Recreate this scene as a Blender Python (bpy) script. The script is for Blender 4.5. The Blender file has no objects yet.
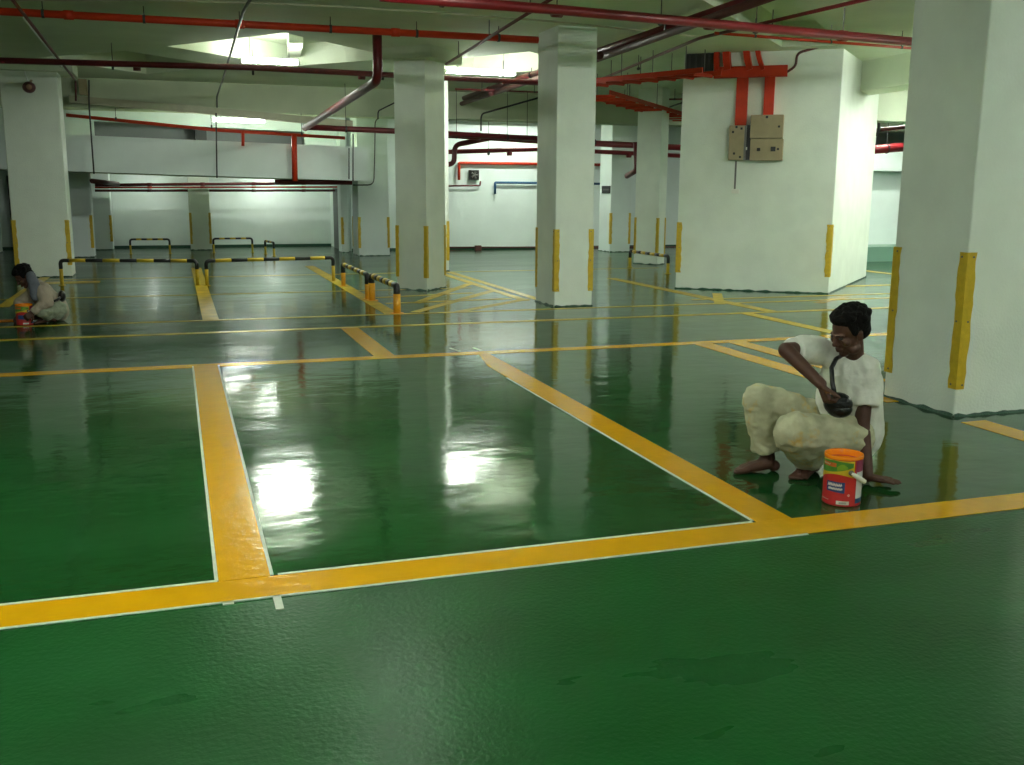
import bpy, bmesh, math, random
from mathutils import Vector, Matrix, noise
random.seed(7)
S = bpy.context.scene
COL = S.collection
V = Vector
PI = math.pi
# ------------------------------------------------------------------ camera calibration
F_PX, CAMH, PITCH, YAW, ROLL = 1003.3, 1.5, .19011, .32121, .006374
_fw = V((math.sin(YAW)*math.cos(PITCH), math.cos(YAW)*math.cos(PITCH), -math.sin(PITCH)))
_r0 = V((math.cos(YAW), -math.sin(YAW), 0)); _u0 = _r0.cross(_fw)
_r = _r0*math.cos(ROLL)+_u0*math.sin(ROLL); _u = -_r0*math.sin(ROLL)+_u0*math.cos(ROLL)
def ray(u, v): return _fw+_r*((u-512)/F_PX)-_u*((v-382.5)/F_PX)
EYE = V((0, 0, CAMH))
def at(u, v, z=0.): d = ray(u, v); return EYE+d*((z-CAMH)/d.z)
def aty(u, v, Y): d = ray(u, v); return EYE+d*(Y/d.y)
def hd(u, v, D): d = ray(u, v); return EYE+d*(D/math.hypot(d.x, d.y))
cam = bpy.data.cameras.new('camera'); co = bpy.data.objects.new('camera', cam); COL.objects.link(co)
cam.sensor_width = 36; cam.lens = F_PX/1024*36; cam.clip_start = .05; cam.clip_end = 200
m = Matrix((_r, _u, -_fw)).transposed().to_4x4(); m.translation = EYE; co.matrix_world = m
S.camera = co
S.view_settings.view_transform = 'Standard'; S.view_settings.look = 'None'
S.view_settings.gamma = 1; S.view_settings.use_curve_mapping = False
S.view_settings.exposure = 1.36
# ------------------------------------------------------------------ materials
def mat(name, col, rough=.6, metal=0, bump=0, bscale=40, var=0, vscale=4, col2=None, spec=.5, coat=0):
    mt = bpy.data.materials.new(name); mt.use_nodes = True
    nt = mt.node_tree; b = nt.nodes['Principled BSDF']
    b.inputs['Base Color'].default_value = (*col, 1); b.inputs['Roughness'].default_value = rough
    b.inputs['Metallic'].default_value = metal; b.inputs['Specular IOR Level'].default_value = spec
    b.inputs['Coat Weight'].default_value = coat
    geo = nt.nodes.new('ShaderNodeNewGeometry')
    if var or col2:
        n = nt.nodes.new('ShaderNodeTexNoise'); n.inputs['Scale'].default_value = vscale; n.inputs['Detail'].default_value = 5
        nt.links.new(geo.outputs['Position'], n.inputs['Vector'])
        r = nt.nodes.new('ShaderNodeValToRGB')
        c2 = col2 or tuple(c*(1-var) for c in col)
        r.color_ramp.elements[0].position = .35; r.color_ramp.elements[0].color = (*c2, 1)
        r.color_ramp.elements[1].position = .65; r.color_ramp.elements[1].color = (*col, 1)
        nt.links.new(n.outputs['Fac'], r.inputs['Fac']); nt.links.new(r.outputs['Color'], b.inputs['Base Color'])
    if bump:
        n = nt.nodes.new('ShaderNodeTexNoise'); n.inputs['Scale'].default_value = bscale; n.inputs['Detail'].default_value = 3
        nt.links.new(geo.outputs['Position'], n.inputs['Vector'])
        bp = nt.nodes.new('ShaderNodeBump'); bp.inputs['Strength'].default_value = bump; bp.inputs['Distance'].default_value = .01
        nt.links.new(n.outputs['Fac'], bp.inputs['Height']); nt.links.new(bp.outputs['Normal'], b.inputs['Normal'])
    return mt
WHITE = mat('white wall paint', (.77, .83, .74), .75, bump=.35, bscale=60, var=.07, vscale=3)
WALLC = mat('cool white wall paint', (.74, .82, .79), .8, bump=.2, bscale=50, var=.06, vscale=2)
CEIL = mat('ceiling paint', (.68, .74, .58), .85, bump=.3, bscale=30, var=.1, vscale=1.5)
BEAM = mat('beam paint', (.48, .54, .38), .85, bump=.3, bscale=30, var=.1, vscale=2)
DARKM = mat('dark metal', (.03, .03, .032), .5)
BLACK = mat('black paint', (.012, .012, .012), .4)
YEL = mat('yellow guard paint', (.62, .42, .02), .45, bump=.2, bscale=60, var=.15, vscale=20)
ORG = mat('orange post paint', (.8, .36, .015), .4, var=.2, vscale=30)
RED = mat('dark red pipe paint', (.13, .008, .012), .38, var=.3, vscale=8)
REDM = mat('crimson pipe paint', (.20, .009, .014), .38, var=.2, vscale=8)
REDO = mat('orange red paint', (.56, .036, .008), .5, spec=.3, var=.15, vscale=6)
BROWN = mat('brown pipe paint', (.10, .025, .025), .5)
BEIGE = mat('beige metal', (.40, .39, .27), .5, var=.1, vscale=10)
PANEL = mat('tan enclosure paint', (.34, .27, .15), .5, var=.1, vscale=12)
STEEL = mat('galvanised rod', (.16, .16, .15), .45, metal=.6)
BLUE = mat('blue pipe paint', (.02, .09, .20), .4)
TAPE = mat('masking tape', (.55, .60, .47), .7, var=.1, vscale=30)
SKIRT = mat('rough green coating edge', (.008, .055, .03), .4, bump=.5, bscale=90)
FIX = mat('lamp housing', (.8, .82, .8), .5)
SKIN = mat('brown skin', (.080, .029, .016), .6, bump=.15, bscale=120, var=.2, vscale=20)
HAIR = mat('black hair', (.004, .0035, .003), .8, spec=.15, bump=.8, bscale=140)
SHIRT = mat('off white cotton', (.80, .80, .72), .9, bump=.6, bscale=28, var=.12, vscale=12)
JACK = mat('beige cotton', (.42, .35, .27), .9, bump=.4, bscale=40, var=.12, vscale=12)
GREYC = mat('grey blue cotton', (.13, .14, .17), .9)
TROU2 = mat('pale grey green cotton', (.33, .36, .27), .9, bump=.4, bscale=40, var=.2, vscale=14)
EYEM = mat('eye', (.02, .015, .012), .2)
PLAST = mat('white plastic', (.75, .75, .68), .4)
WETP = mat('wet orange paint', (.85, .24, .005), .15)
BAGM = mat('black bag nylon', (.006, .006, .007), .3, spec=.4, bump=.5, bscale=60)
def emis(name, col, s):
    mt = bpy.data.materials.new(name); mt.use_nodes = True; nt = mt.node_tree
    b = nt.nodes['Principled BSDF']; b.inputs['Base Color'].default_value = (.8, .8, .8, 1)
    b.inputs['Emission Color'].default_value = (*col, 1); b.inputs['Emission Strength'].default_value = s
    return mt
TUBE = emis('fluorescent tube', (.93, 1.0, .90), 85)
def trousers_mat():
    mt = mat('paint stained khaki cotton', (.52, .51, .34), .9, bump=.6, bscale=28, var=.25, vscale=9)
    nt = mt.node_tree; b = nt.nodes['Principled BSDF']
    src = b.inputs['Base Color'].links[0].from_socket
    geo = [n for n in nt.nodes if n.bl_idname == 'ShaderNodeNewGeometry'][0]
    n = nt.nodes.new('ShaderNodeTexNoise'); n.inputs['Scale'].default_value = 7.5; n.inputs['Detail'].default_value = 6; n.inputs['Roughness'].default_value = .7
    nt.links.new(geo.outputs['Position'], n.inputs['Vector'])
    r = nt.nodes.new('ShaderNodeValToRGB'); r.color_ramp.elements[0].position = .56; r.color_ramp.elements[1].position = .68
    r.color_ramp.elements[1].color = (.75, .75, .75, 1)
    nt.links.new(n.outputs['Fac'], r.inputs['Fac'])
    mx = nt.nodes.new('ShaderNodeMix'); mx.data_type = 'RGBA'
    nt.links.new(r.outputs['Color'], mx.inputs['Factor']); nt.links.new(src, mx.inputs['A']); mx.inputs['B'].default_value = (.58, .35, .04, 1)
    nt.links.new(mx.outputs['Result'], b.inputs['Base Color'])
    return mt
TROU = trousers_mat()
def floor_mat():
    mt = bpy.data.materials.new('green epoxy floor'); mt.use_nodes = True; nt = mt.node_tree; L = nt.links.new
    N = nt.nodes.new; b = nt.nodes['Principled BSDF']
    geo = N('ShaderNodeNewGeometry'); sep = N('ShaderNodeSeparateXYZ'); L(geo.outputs['Position'], sep.inputs[0])
    def nz(scale, det, sx=1, sy=1):
        mp = N('ShaderNodeMapping'); mp.inputs['Scale'].default_value = (sx, sy, 1); L(geo.outputs['Position'], mp.inputs[0])
        n = N('ShaderNodeTexNoise'); n.inputs['Scale'].default_value = scale; n.inputs['Detail'].default_value = det; L(mp.outputs[0], n.inputs['Vector']); return n.outputs['Fac']
    def mr(x, a, c, d, e):
        n = N('ShaderNodeMapRange'); n.inputs['From Min'].default_value = a; n.inputs['From Max'].default_value = c
        n.inputs['To Min'].default_value = d; n.inputs['To Max'].default_value = e; L(x, n.inputs['Value']); return n.outputs[0]
    def ma(op, x, y):
        n = N('ShaderNodeMath'); n.operation = op
        for i, q in enumerate((x, y)):
            if isinstance(q, (int, float)): n.inputs[i].default_value = q
            else: L(q, n.inputs[i])
        return n.outputs[0]
    old = mr(sep.outputs['Y'], 3.6, 3.75, 1, 0)         # older textured coat in front of the line
    c = N('ShaderNodeValToRGB'); c.color_ramp.interpolation = 'EASE'; c.color_ramp.elements[0].position = .15; c.color_ramp.elements[1].position = .85
    c.color_ramp.elements[0].color = (.0062, .050, .0095, 1); c.color_ramp.elements[1].color = (.0095, .076, .018, 1)
    L(nz(1.3, 4, 1, 1.6), c.inputs['Fac']); L(c.outputs['Color'], b.inputs['Base Color'])
    wet = mr(nz(.9, 5, .55, 1.6), .15, .85, .04, .14)
    rg = ma('ADD', wet, ma('ADD', ma('MULTIPLY', old, .20), mr(sep.outputs['Y'], 8, 20, 0, .10))); L(rg, b.inputs['Roughness'])
    far = mr(sep.outputs['Y'], 7, 20, 0, 1); L(ma('SUBTRACT', .40, ma('ADD', ma('MULTIPLY', old, .27), ma('MULTIPLY', far, .15))), b.inputs['Specular IOR Level'])
    wav = nz(2.2, 3, 1, 1.3); fine = nz(48, 2); med = nz(11, 5, .8, 1.2)
    h = ma('ADD', ma('MULTIPLY', ma('MULTIPLY', wav, .008), ma('SUBTRACT', 1, old)), ma('MULTIPLY', med, .0011))
    h = ma('ADD', h, ma('MULTIPLY', ma('MULTIPLY', fine, ma('ADD', ma('MULTIPLY', old, .95), .05)), .0034))
    bp = N('ShaderNodeBump'); bp.inputs['Strength'].default_value = .55; bp.inputs['Distance'].default_value = 1
    L(h, bp.inputs['Height']); L(bp.outputs['Normal'], b.inputs['Normal'])
    return mt
FLOOR = floor_mat()
LINE = mat('fresh yellow line paint', (.66, .33, .003), .13, spec=.3, bump=.35, bscale=9, var=.06, vscale=8)
LINEF = mat('worn yellow line paint', (.54, .37, .018), .35, spec=.15, bump=.1, bscale=12, var=.35, vscale=5)
# ------------------------------------------------------------------ mesh helpers
def B(): return bmesh.new()
def box(bm, x0, x1, y0, y1, z0, z1, mtx=None):
    vs = [bm.verts.new((x, y, z)) for x in (x0, x1) for y in (y0, y1) for z in (z0, z1)]
    if mtx:
        for v in vs: v.co = mtx @ v.co
    for f in ((0, 1, 3, 2), (4, 6, 7, 5), (0, 4, 5, 1), (2, 3, 7, 6), (0, 2, 6, 4), (1, 5, 7, 3)): bm.faces.new([vs[i] for i in f])
    return bm
def prism(bm, poly, z0, z1):
    a = [bm.verts.new((p[0], p[1], z0)) for p in poly]; c = [bm.verts.new((p[0], p[1], z1)) for p in poly]; n = len(poly)
    bm.faces.new(a[::-1]); bm.faces.new(c)
    for i in range(n): bm.faces.new((a[i], a[(i+1) % n], c[(i+1) % n], c[i]))
    return bm
def frame(d):
    d = d.normalized(); h = V((0, 0, 1)) if abs(d.z) < .9 else V((1, 0, 0)); s = d.cross(h).normalized(); return s, d.cross(s)
def ring(bm, p, s, t, r, n, flat=None):
    out = []
    for i in range(n):
        a = 2*PI*i/n; o = s*math.cos(a)*r+t*math.sin(a)*r
        if flat: o = o+flat[0]*(o.dot(flat[0])*(flat[1]-1))
        out.append(bm.verts.new(p+o))
    return out
def tube(bm, pts, r, n=10, cap=True, flat=None):
    pts = [V(p) for p in pts]; k = len(pts); rs = r if isinstance(r, (list, tuple)) else [r]*k
    prev = None; rings = []
    for i, p in enumerate(pts):
        d = (pts[min(i+1, k-1)]-pts[i]).normalized()+(pts[i]-pts[max(i-1, 0)]).normalized()
        if d.length < 1e-6: d = pts[min(i+1, k-1)]-pts[i]
        d.normalize()
        if prev is None: s, t = frame(d)
        else: s = (prev-d*prev.dot(d)).normalized(); t = d.cross(s)
        prev = s; rings.append(ring(bm, p, s, t, rs[i], n, flat))
    for a, c in zip(rings, rings[1:]):
        for i in range(n): bm.faces.new((a[i], a[(i+1) % n], c[(i+1) % n], c[i]))
    if cap: bm.faces.new(rings[0][::-1]); bm.faces.new(rings[-1])
    return bm
def bend(pts, r=.12, n=5):
    """round the corners of a polyline"""
    pts = [V(p) for p in pts]; out = [pts[0]]
    for a, p, c in zip(pts, pts[1:], pts[2:]):
        d1 = (a-p); d2 = (c-p); q = min(r, d1.length*.45, d2.length*.45); A = p+d1.normalized()*q; C = p+d2.normalized()*q
        for i in range(n+1):
            t = i/n; out.append(A*(1-t)**2+p*2*t*(1-t)+C*t*t)
    out.append(pts[-1]); return out
def ell(bm, c, r, rot=None, seg=20):
    g = bmesh.ops.create_uvsphere(bm, u_segments=seg, v_segments=seg//2+2, radius=1)
    M4 = Matrix.Translation(V(c)) @ (rot.to_4x4() if rot else Matrix()) @ Matrix.Diagonal((*r, 1)) if not isinstance(r, (int, float)) else Matrix.Translation(V(c)) @ Matrix.Diagonal((r, r, r, 1))
    for v in g['verts']: v.co = M4 @ v.co
def lathe(bm, prof, n=32, c=(0, 0, 0)):
    rs = [[bm.verts.new((c[0]+r*math.cos(2*PI*i/n), c[1]+r*math.sin(2*PI*i/n), c[2]+z)) for i in range(n)] for r, z in prof]
    for a, d in zip(rs, rs[1:]):
        for i in range(n): bm.faces.new((a[i], a[(i+1) % n], d[(i+1) % n], d[i]))
    return rs
def link(name, bm, m, parent=None, smooth=False, bev=0):
    bmesh.ops.recalc_face_normals(bm, faces=bm.faces)
    me = bpy.data.meshes.new(name); bm.to_mesh(me); bm.free(); me.materials.append(m)
    if smooth:
        for p in me.polygons: p.use_smooth = True
    o = bpy.data.objects.new(name, me); COL.objects.link(o)
    if parent: o.parent = parent; o.matrix_parent_inverse = Matrix.Translation(parent.location).inverted() if parent.rotation_euler.z == 0 else (Matrix.Translation(parent.location) @ Matrix.Rotation(parent.rotation_euler.z, 4, 'Z')).inverted()
    if bev:
        md = o.modifiers.new('bevel', 'BEVEL'); md.width = bev; md.segments = 2
    return o
def tag(o, label, cat, group=None, kind=None):
    if label: o['label'] = label
    if cat: o['category'] = cat
    if group: o['group'] = group
    if kind: o['kind'] = kind
    return o
def thing(name, label, cat, loc, group=None, rz=0):
    o = bpy.data.objects.new(name, None); o.empty_display_size = .1; COL.objects.link(o); o.location = loc; o.rotation_euler.z = rz
    return tag(o, label, cat, group)
def struct(name, bm, m, **k): return tag(link(name, bm, m, **k), None, None, kind='structure')
# ------------------------------------------------------------------ room
ZC = 3.5
fl = struct('floor', box(B(), -9, 24, -6, 28, -.1, 0), FLOOR)
def line(pts, m, name='painted_line', z=.0025):
    bm = B(); vs = [bm.verts.new((p[0], p[1], z)) for p in pts]; f = bm.faces.new(vs)
    if f.normal.z < 0: f.normal_flip()
    ex = bmesh.ops.extrude_face_region(bm, geom=[f])
    for v in [e for e in ex['geom'] if isinstance(e, bmesh.types.BMVert)]: v.co.z = 0.0
    return link(name, bm, m, fl)
def rect(x0, x1, y0, y1, m=LINE, z=.0025): return line([(x0, y0), (x1, y0), (x1, y1), (x0, y1)], m, z=z)
def seg(a, b, w, m=LINEF, z=.002):
    a = V((a[0], a[1])); b = V((b[0], b[1])); d = (b-a).normalized(); s = V((-d.y, d.x))*w/2
    return line([a+s, b+s, b-s, a-s], m, z=z)
rect(-9, 14, 3.635, 3.835)                    # front line
rect(.085, .28, 3.835, 8.79, z=.003)          # bay divider A
line([(2.47, 3.835), (2.655, 3.835), (2.70, 8.79), (2.60, 8.79), (2.50, 8.2), (2.49, 7.7)], LINE, z=.003)
rect(-9, 16, 8.79, 8.95, LINE)                # second line
rect(1.65, 1.84, 8.95, 10.88, LINE, z=.003)
rect(-9, 16, 10.88, 10.99, LINEF)
rect(-9, 16, 11.93, 12.02, LINEF)
rect(4.83, 5.03, 5.9, 8.79, LINE, z=.003)
rect(5.22, 5.42, 6.6, 8.79, LINE, z=.003)
rect(4.88, 5.08, 3.9, 5.22, LINE, z=.003)
rect(6.62, 6.78, 8.95, 10.88, LINEF, z=.003)
rect(.24, .42, 12.02, 20, LINEF, z=.003)
rect(2.36, 2.54, 12.02, 20, LINEF, z=.003)
rect(-2.3, 4.3, 14.9, 14.97, LINEF); rect(-2.3, 9, 17.9, 17.98, LINEF)
rect(4.46, 4.58, 13.0, 18, LINEF); rect(4.68, 4.80, 13.0, 18, LINEF)
seg((3.0, 13.1), (4.46, 15.6), .13); seg((2.75, 12.1), (4.46, 14.4), .13); seg((3.3, 12.02), (4.6, 13.2), .13)
seg((2.6, 13.9), (4.1, 14.2), .12); seg((2.6, 13.15), (4.4, 13.3), .12)
rect(7.03, 7.2, 11.0, 16, LINEF, z=.003); rect(6.8, 16, 12.45, 12.53, LINEF, z=.003)
seg((8.3, 11.7), (9.2, 12.3), .14, LINE); seg((6.9, 11.9), (7.6, 13.2), .14); seg((8.7, 16.2), (10.6, 17.6), .12)
rect(-2.1, -1.2, 17.2, 17.6, LINEF); rect(-2.2, -2.05, 14, 23, LINEF, z=.003)
rect(10, 16, 13.6, 13.75, LINEF); rect(10, 16, 10.3, 10.5, LINE); rect(12.5, 12.7, 12, 18, LINEF, z=.003)
# masking tape beside the fresh lines
def tape(a, b, w, label, grp='masking tape strips along the fresh yellow lines', z=.0035):
    o = seg(a, b, w, TAPE, z); o.name = 'masking_tape'; o.parent = None; return tag(o, label, 'tape', grp)
tape((.077, 3.845), (.077, 8.85), .014, 'long pale masking tape edging the left side of the left bay divider')
tape((.287, 3.845), (.287, 8.85), .014, 'long pale masking tape edging the right side of the left bay divider')
tape((2.46, 3.86), (2.48, 7.6), .014, 'thin pale masking tape edging the left side of the middle bay divider')
tape((-3.2, 3.845), (.08, 3.845), .018, 'pale masking tape along the back of the front yellow line, left of the left divider')
tape((.31, 3.845), (2.45, 3.845), .018, 'pale masking tape along the back of the front yellow line, between the two dividers')
tape((-3.2, 3.626), (2.6, 3.626), .012, 'pale masking tape along the near edge of the front yellow line')
tape((.285, 3.632), (.285, 3.50), .03, 'short loose masking tape tail sticking out toward the camera below the front line')
tape((.11, 3.632), (.11, 3.60), .04, 'tiny square tape stub under the front line, left of the longer tail')
tape((2.47, 9.0), (2.44, 9.22), .03, 'small tape tail past the second line at the far left edge of the middle divider')
tape((2.68, 9.0), (2.66, 9.18), .03, 'small tape tail past the second line at the far right edge of the middle divider')

def wall(name, x0, x1, y0, y1, z0, z1, m=WALLC): return struct(name, box(B(), x0, x1, y0, y1, z0, z1), m)
wall('wall_back', -9, 4, 27, 27.2, 0, 3.9)
wall('wall_back_step', 3.9, 4.05, 24.7, 27, 0, 3.9)
wall('wall_back_right', 4.05, 24, 24.6, 24.8, 0, 3.9)
wall('wall_left', -9.2, -9, -6, 28, 0, 3.9); wall('wall_right', 24, 24.2, -6, 28, 0, 3.9); wall('wall_rear', -9, 24, -6.2, -6, 0, 3.9)
wall('wall_far_right', 12.9, 24, 19.3, 19.5, 0, 2.0)
# ceiling: thick soffit plate with diagonal recesses
def diamond(*p): return [V(q) for q in p]
cuts = [diamond((1.5, 14.05), (3.45, 16.05), (1.95, 17.8), (0.02, 15.95)),
        diamond((-.58, 16.7), (.95, 18.2), (-.35, 19.9), (-1.95, 18.1)),
        diamond((8.95, 12.4), (8.25, 12.85), (3.9, 8.5), (4.75, 8.1)),
        diamond((5.1, 14.6), (6.6, 16.1), (5.2, 17.9), (3.7, 16.7)),
        diamond((-2.6, 7.5), (-.6, 9.4), (-2.6, 11.4), (-4.6, 9.4)),
        diamond((1.6, 6.2), (3.6, 8.2), (1.6, 10.2), (-.4, 8.2)),
        diamond((10.6, 9.3), (12.6, 11.3), (11.4, 12.4), (9.4, 10.4))]
plate = link('ceiling', box(B(), -9, 24, -6, 28, ZC, ZC+.42), CEIL)
cb = B()
for c in cuts: prism(cb, c, ZC-.1, ZC+.34)
cut = link('cutter', cb, CEIL)
md = plate.modifiers.new('b', 'BOOLEAN'); md.object = cut; md.operation = 'DIFFERENCE'; md.solver = 'EXACT'
dg = bpy.context.evaluated_depsgraph_get(); me = bpy.data.meshes.new_from_object(plate.evaluated_get(dg))
plate.modifiers.clear(); plate.data = me; bpy.data.objects.remove(cut); tag(plate, None, None, kind='structure')
# recess ribs + cross beams
bm = B(); prism(bm, [(1.75, 15.9), (1.95, 15.8), (2.1, 17.45), (1.9, 17.55)], 3.62, 3.85); struct('trim_1', bm, CEIL)
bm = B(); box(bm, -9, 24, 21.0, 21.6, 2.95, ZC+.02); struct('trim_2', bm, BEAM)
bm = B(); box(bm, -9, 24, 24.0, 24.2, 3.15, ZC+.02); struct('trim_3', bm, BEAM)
bm = B(); box(bm, 10.3, 10.9, 12, 21, 3.05, ZC+.02, None); box(bm, 12, 24, 15.5, 16, 2.75, ZC+.02); struct('trim_4', bm, CEIL)
# half level ramp: parapet, deck, upper wall
def slopebox(bm, x0, x1, y0, y1, za0, za1, zb0, zb1):
    v = [bm.verts.new(q) for q in ((x0, y0, za0), (x0, y1, za0), (x0, y1, za1), (x0, y0, za1), (x1, y0, zb0), (x1, y1, zb0), (x1, y1, zb1), (x1, y0, zb1))]
    for f in ((0, 1, 2, 3), (4, 7, 6, 5), (0, 3, 7, 4), (1, 5, 6, 2), (0, 4, 5, 1), (3, 2, 6, 7)): bm.faces.new([v[i] for i in f])
    return bm
struct('wall_ramp_parapet', slopebox(B(), -8.9, 3.86, 21.0, 21.2, 1.95, 2.62, 1.65, 2.33), WALLC)
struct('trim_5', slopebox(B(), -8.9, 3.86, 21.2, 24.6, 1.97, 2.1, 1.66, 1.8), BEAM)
bm = B(); box(bm, -8.9, -1.6, 24.6, 24.75, 1.85, 3.5); box(bm, 3.0, 3.88, 24.6, 24.75, 1.72, 3.5); slopebox(bm, -1.6, 3.0, 24.6, 24.75, 2.93, 3.5, 2.80, 3.5)
struct('wall_upper', bm, WALLC)
struct('wall_upper_recess', box(B(), -1.7, 3.1, 25.9, 26.0, 2.35, 3.5), mat('shaded grey wall', (.30, .32, .32), .9))  # grey wall colour stands in for the shade inside the opening
struct('trim_9', box(B(), .55, .8, 25.0, 25.9, 2.35, 3.5), mat('shaded dark grey wall', (.05, .05, .055), .9))  # partition coloured dark to deepen the shade in the recess
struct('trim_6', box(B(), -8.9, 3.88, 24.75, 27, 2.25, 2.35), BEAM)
# raised kerb at far right
struct('trim_7', box(B(), 12.9, 24, 18.4, 19.3, 0, .32), mat('pale green kerb paint', (.20, .36, .27), .4))
struct('trim_8', box(B(), 12.9, 24, 18.9, 19.25, 1.95, 2.4), WALLC)
struct('door_1', box(B(), -3.75, -3.35, 26.9, 27, 0, 1.75), mat('dark unlit doorway', (.02, .018, .02), .6))  # dark panel stands in for the darkness of an open doorway
struct('door_2', box(B(), 3.86, 3.9, 25.2, 26.2, 0, 1.5), mat('grey steel door', (.06, .065, .07), .5))
for nm, a in (('baseboard_back', (-9, 4, 26.97, 27)), ('baseboard_back_right', (4.05, 24, 24.57, 24.6))): struct(nm, box(B(), *a, 0, .06), SKIRT)
# ------------------------------------------------------------------ pillars
def guard_mesh(c, d1, d2, z0, z1, w, seed):
    """yellow angle guard wrapped on a corner; d1,d2 run along the two faces away from the corner"""
    rnd = random.Random(seed); bm = B(); n = 16; t = .007
    n1 = V((-d2.x, -d2.y, 0)); n2 = V((-d1.x, -d1.y, 0))        # outward normals of the two faces
    rows = []
    for i in range(n+1):
        z = z0+(z1-z0)*i/n; w1 = w*(1+rnd.uniform(-.12, .14)); w2 = w*(1+rnd.uniform(-.12, .14))
        P = [c+d1*w1, c+d1*w1+n1*t, c+(n1+n2)*t, c+d2*w2+n2*t, c+d2*w2]
        rows.append([bm.verts.new((p.x, p.y, z)) for p in P])
    for a, b in zip(rows, rows[1:]):
        for k in range(4): bm.faces.new((a[k], a[k+1], b[k+1], b[k]))
    bm.faces.new(rows[0]); bm.faces.new(rows[-1][::-1])
    return bm
def pillar(c, d1, d2, a, b, label, guards=(1, 1, 1, 0), z1=ZC, gz=(.2, 1.0), gw=.05, group=None, mt=WHITE, name='concrete_pillar'):
    """corner c nearest the camera; a along d1, b along d2"""
    c = V((*c, 0)); d1 = V((*d1, 0)).normalized(); d2 = V((*d2, 0)).normalized()
    t = thing(name, label, 'pillar', c+d1*a/2+d2*b/2, group)
    P = [c, c+d1*a, c+d1*a+d2*b, c+d2*b]
    bm = B(); prism(bm, P, 0, z1); o = link('shaft', bm, mt, t, bev=.012)
    # ragged green coating edge up the foot
    rnd = random.Random(label); bm = B(); off = .004
    for i in range(4):
        p, q = P[i], P[(i+1) % 4]; dd = (q-p); L = dd.length; dd.normalize(); nn = V((dd.y, -dd.x, 0))
        if nn.dot(p-(c+d1*a/2+d2*b/2)) < 0: nn = -nn
        n = max(6, int(L/.035)); hs = [max(.006, .018+.016*noise.noise(V((k*.45, i*3.1, rnd.random()*.2)))) for k in range(n+1)]
        lo = [bm.verts.new(p+dd*(L*k/n)+nn*(off+.012)+V((0, 0, 0))) for k in range(n+1)]
        hi = [bm.verts.new(p+dd*(L*k/n)+nn*off+V((0, 0, hs[k]))) for k in range(n+1)]
        bk = [bm.verts.new(p+dd*(L*k/n)-nn*.003+V((0, 0, hs[k]*.7))) for k in range(n+1)]
        for k in range(n): bm.faces.new((lo[k], lo[k+1], hi[k+1], hi[k])); bm.faces.new((hi[k], hi[k+1], bk[k+1], bk[k]))
    link('coating_edge', bm, SKIRT, t)
    cs = [(P[0], d1, d2), (P[1], d2, -d1), (P[3], -d2, d1), (P[2], -d1, -d2)]
    for k, (cc, e1, e2) in enumerate(cs):
        if k < len(guards) and guards[k]:
            g = link('corner_guard', guard_mesh(cc, e1, e2, gz[0], gz[1], gw, k*31+int(abs(c.x)*10)), YEL, t)
            if gw > .055:
                for zz in (gz[0]+.03, (gz[0]+gz[1])/2, gz[1]-.03):
                    for d, nn in ((e1, -e2), (e2, -e1)):
                        q = cc+d*gw*.6+nn*.008; link('bolt', tube(B(), [V((q.x, q.y, zz)), V((q.x, q.y, zz))+nn*.005], .007, 8), STEEL, g)
    return t
X, Y = (1, 0), (0, 1)
pillar((4.95, 5.37), X, Y, .85, .72, 'big near white square pillar at the right edge with two long yellow corner guards', gz=(.19, 1.11), gw=.068)
pillar((4.62, 12.17), X, Y, .53, .72, 'white pillar in the middle of the picture, its foot on the third yellow line', gz=(.2, 1.0), gw=.06)
pillar((3.52, 14.63), (.66, .75), (-.66, .75), .62, .56, 'diamond-set white pillar just left of the centre pillar, turned corner first', gz=(.19, .96), gw=.05)
t2 = bpy.data.objects['concrete_pillar.002']
c2 = t2.location; M2 = Matrix.Translation((c2.x, c2.y, 0)) @ Matrix.Rotation(math.radians(48.6), 4, 'Z')
link('capital', box(B(), -.50, .50, -.46, .46, 3.33, ZC, M2), CEIL, t2)
pillar((4.48, 18.1), X, Y, .30, .5, 'narrow pillar mostly hidden behind the diamond-set pillar', guards=(1, 1, 0, 0), gz=(.2, .92))
pillar((-2.56, 18.5), X, Y, .86, .6, 'large white pillar at the left with a surveillance camera near its top', gz=(.2, .95), gw=.06)
t2 = bpy.data.objects['concrete_pillar.004']; link('capital', box(B(), -2.85, -1.45, 18.3, 19.3, 3.33, ZC), CEIL, t2)
pillar((-2.45, 23.6), X, Y, .75, .5, 'white pillar under the ramp just right of the left camera pillar', z1=1.8, guards=(0, 1, 0, 0), mt=WALLC, gz=(.2, .9))
pillar((-2.3, 26.3), X, Y, .84, .5, 'white wall pier at the back left corner under the ramp', z1=1.85, guards=(1, 1, 0, 0), mt=WALLC, gz=(.2, .83))
pillar((.33, 25.75), X, Y, .49, .45, 'short dim pillar standing alone under the ramp before the back wall', z1=1.75, guards=(1, 1, 0, 0), mt=WHITE, gz=(.15, .9))
pillar((3.90, 22.7), X, Y, .70, .8, 'white pillar at the right end of the ramp parapet', mt=WALLC, guards=(1, 1, 1, 0), gz=(.18, .87))
pillar((3.72, 24.0), X, Y, .16, .5, 'slim pier left of the pillar ending the ramp parapet', mt=WALLC, guards=(1, 0, 0, 0), gz=(.2, .83), z1=3.4)
pillar((10.09, 22.8), X, Y, .54, .7, 'far white pillar carrying a small dark sign plate on its left face', mt=WALLC, guards=(1, 1, 0, 0), gz=(.2, .95))
pillar((9.29, 18.6), (.75, .66), (-.42, .91), .40, .62, 'white pillar behind the small right barrier', guards=(1, 1, 1, 0), gz=(.2, .95))
pillar((9.17, 12.68), (.722, .692), (-.80, .60), 3.49, 2.28, 'huge white rectangular core block with the electrical boxes on its face', guards=(1, 0, 1, 0), gz=(.25, 1.02), gw=.07, name='core_block')
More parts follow.
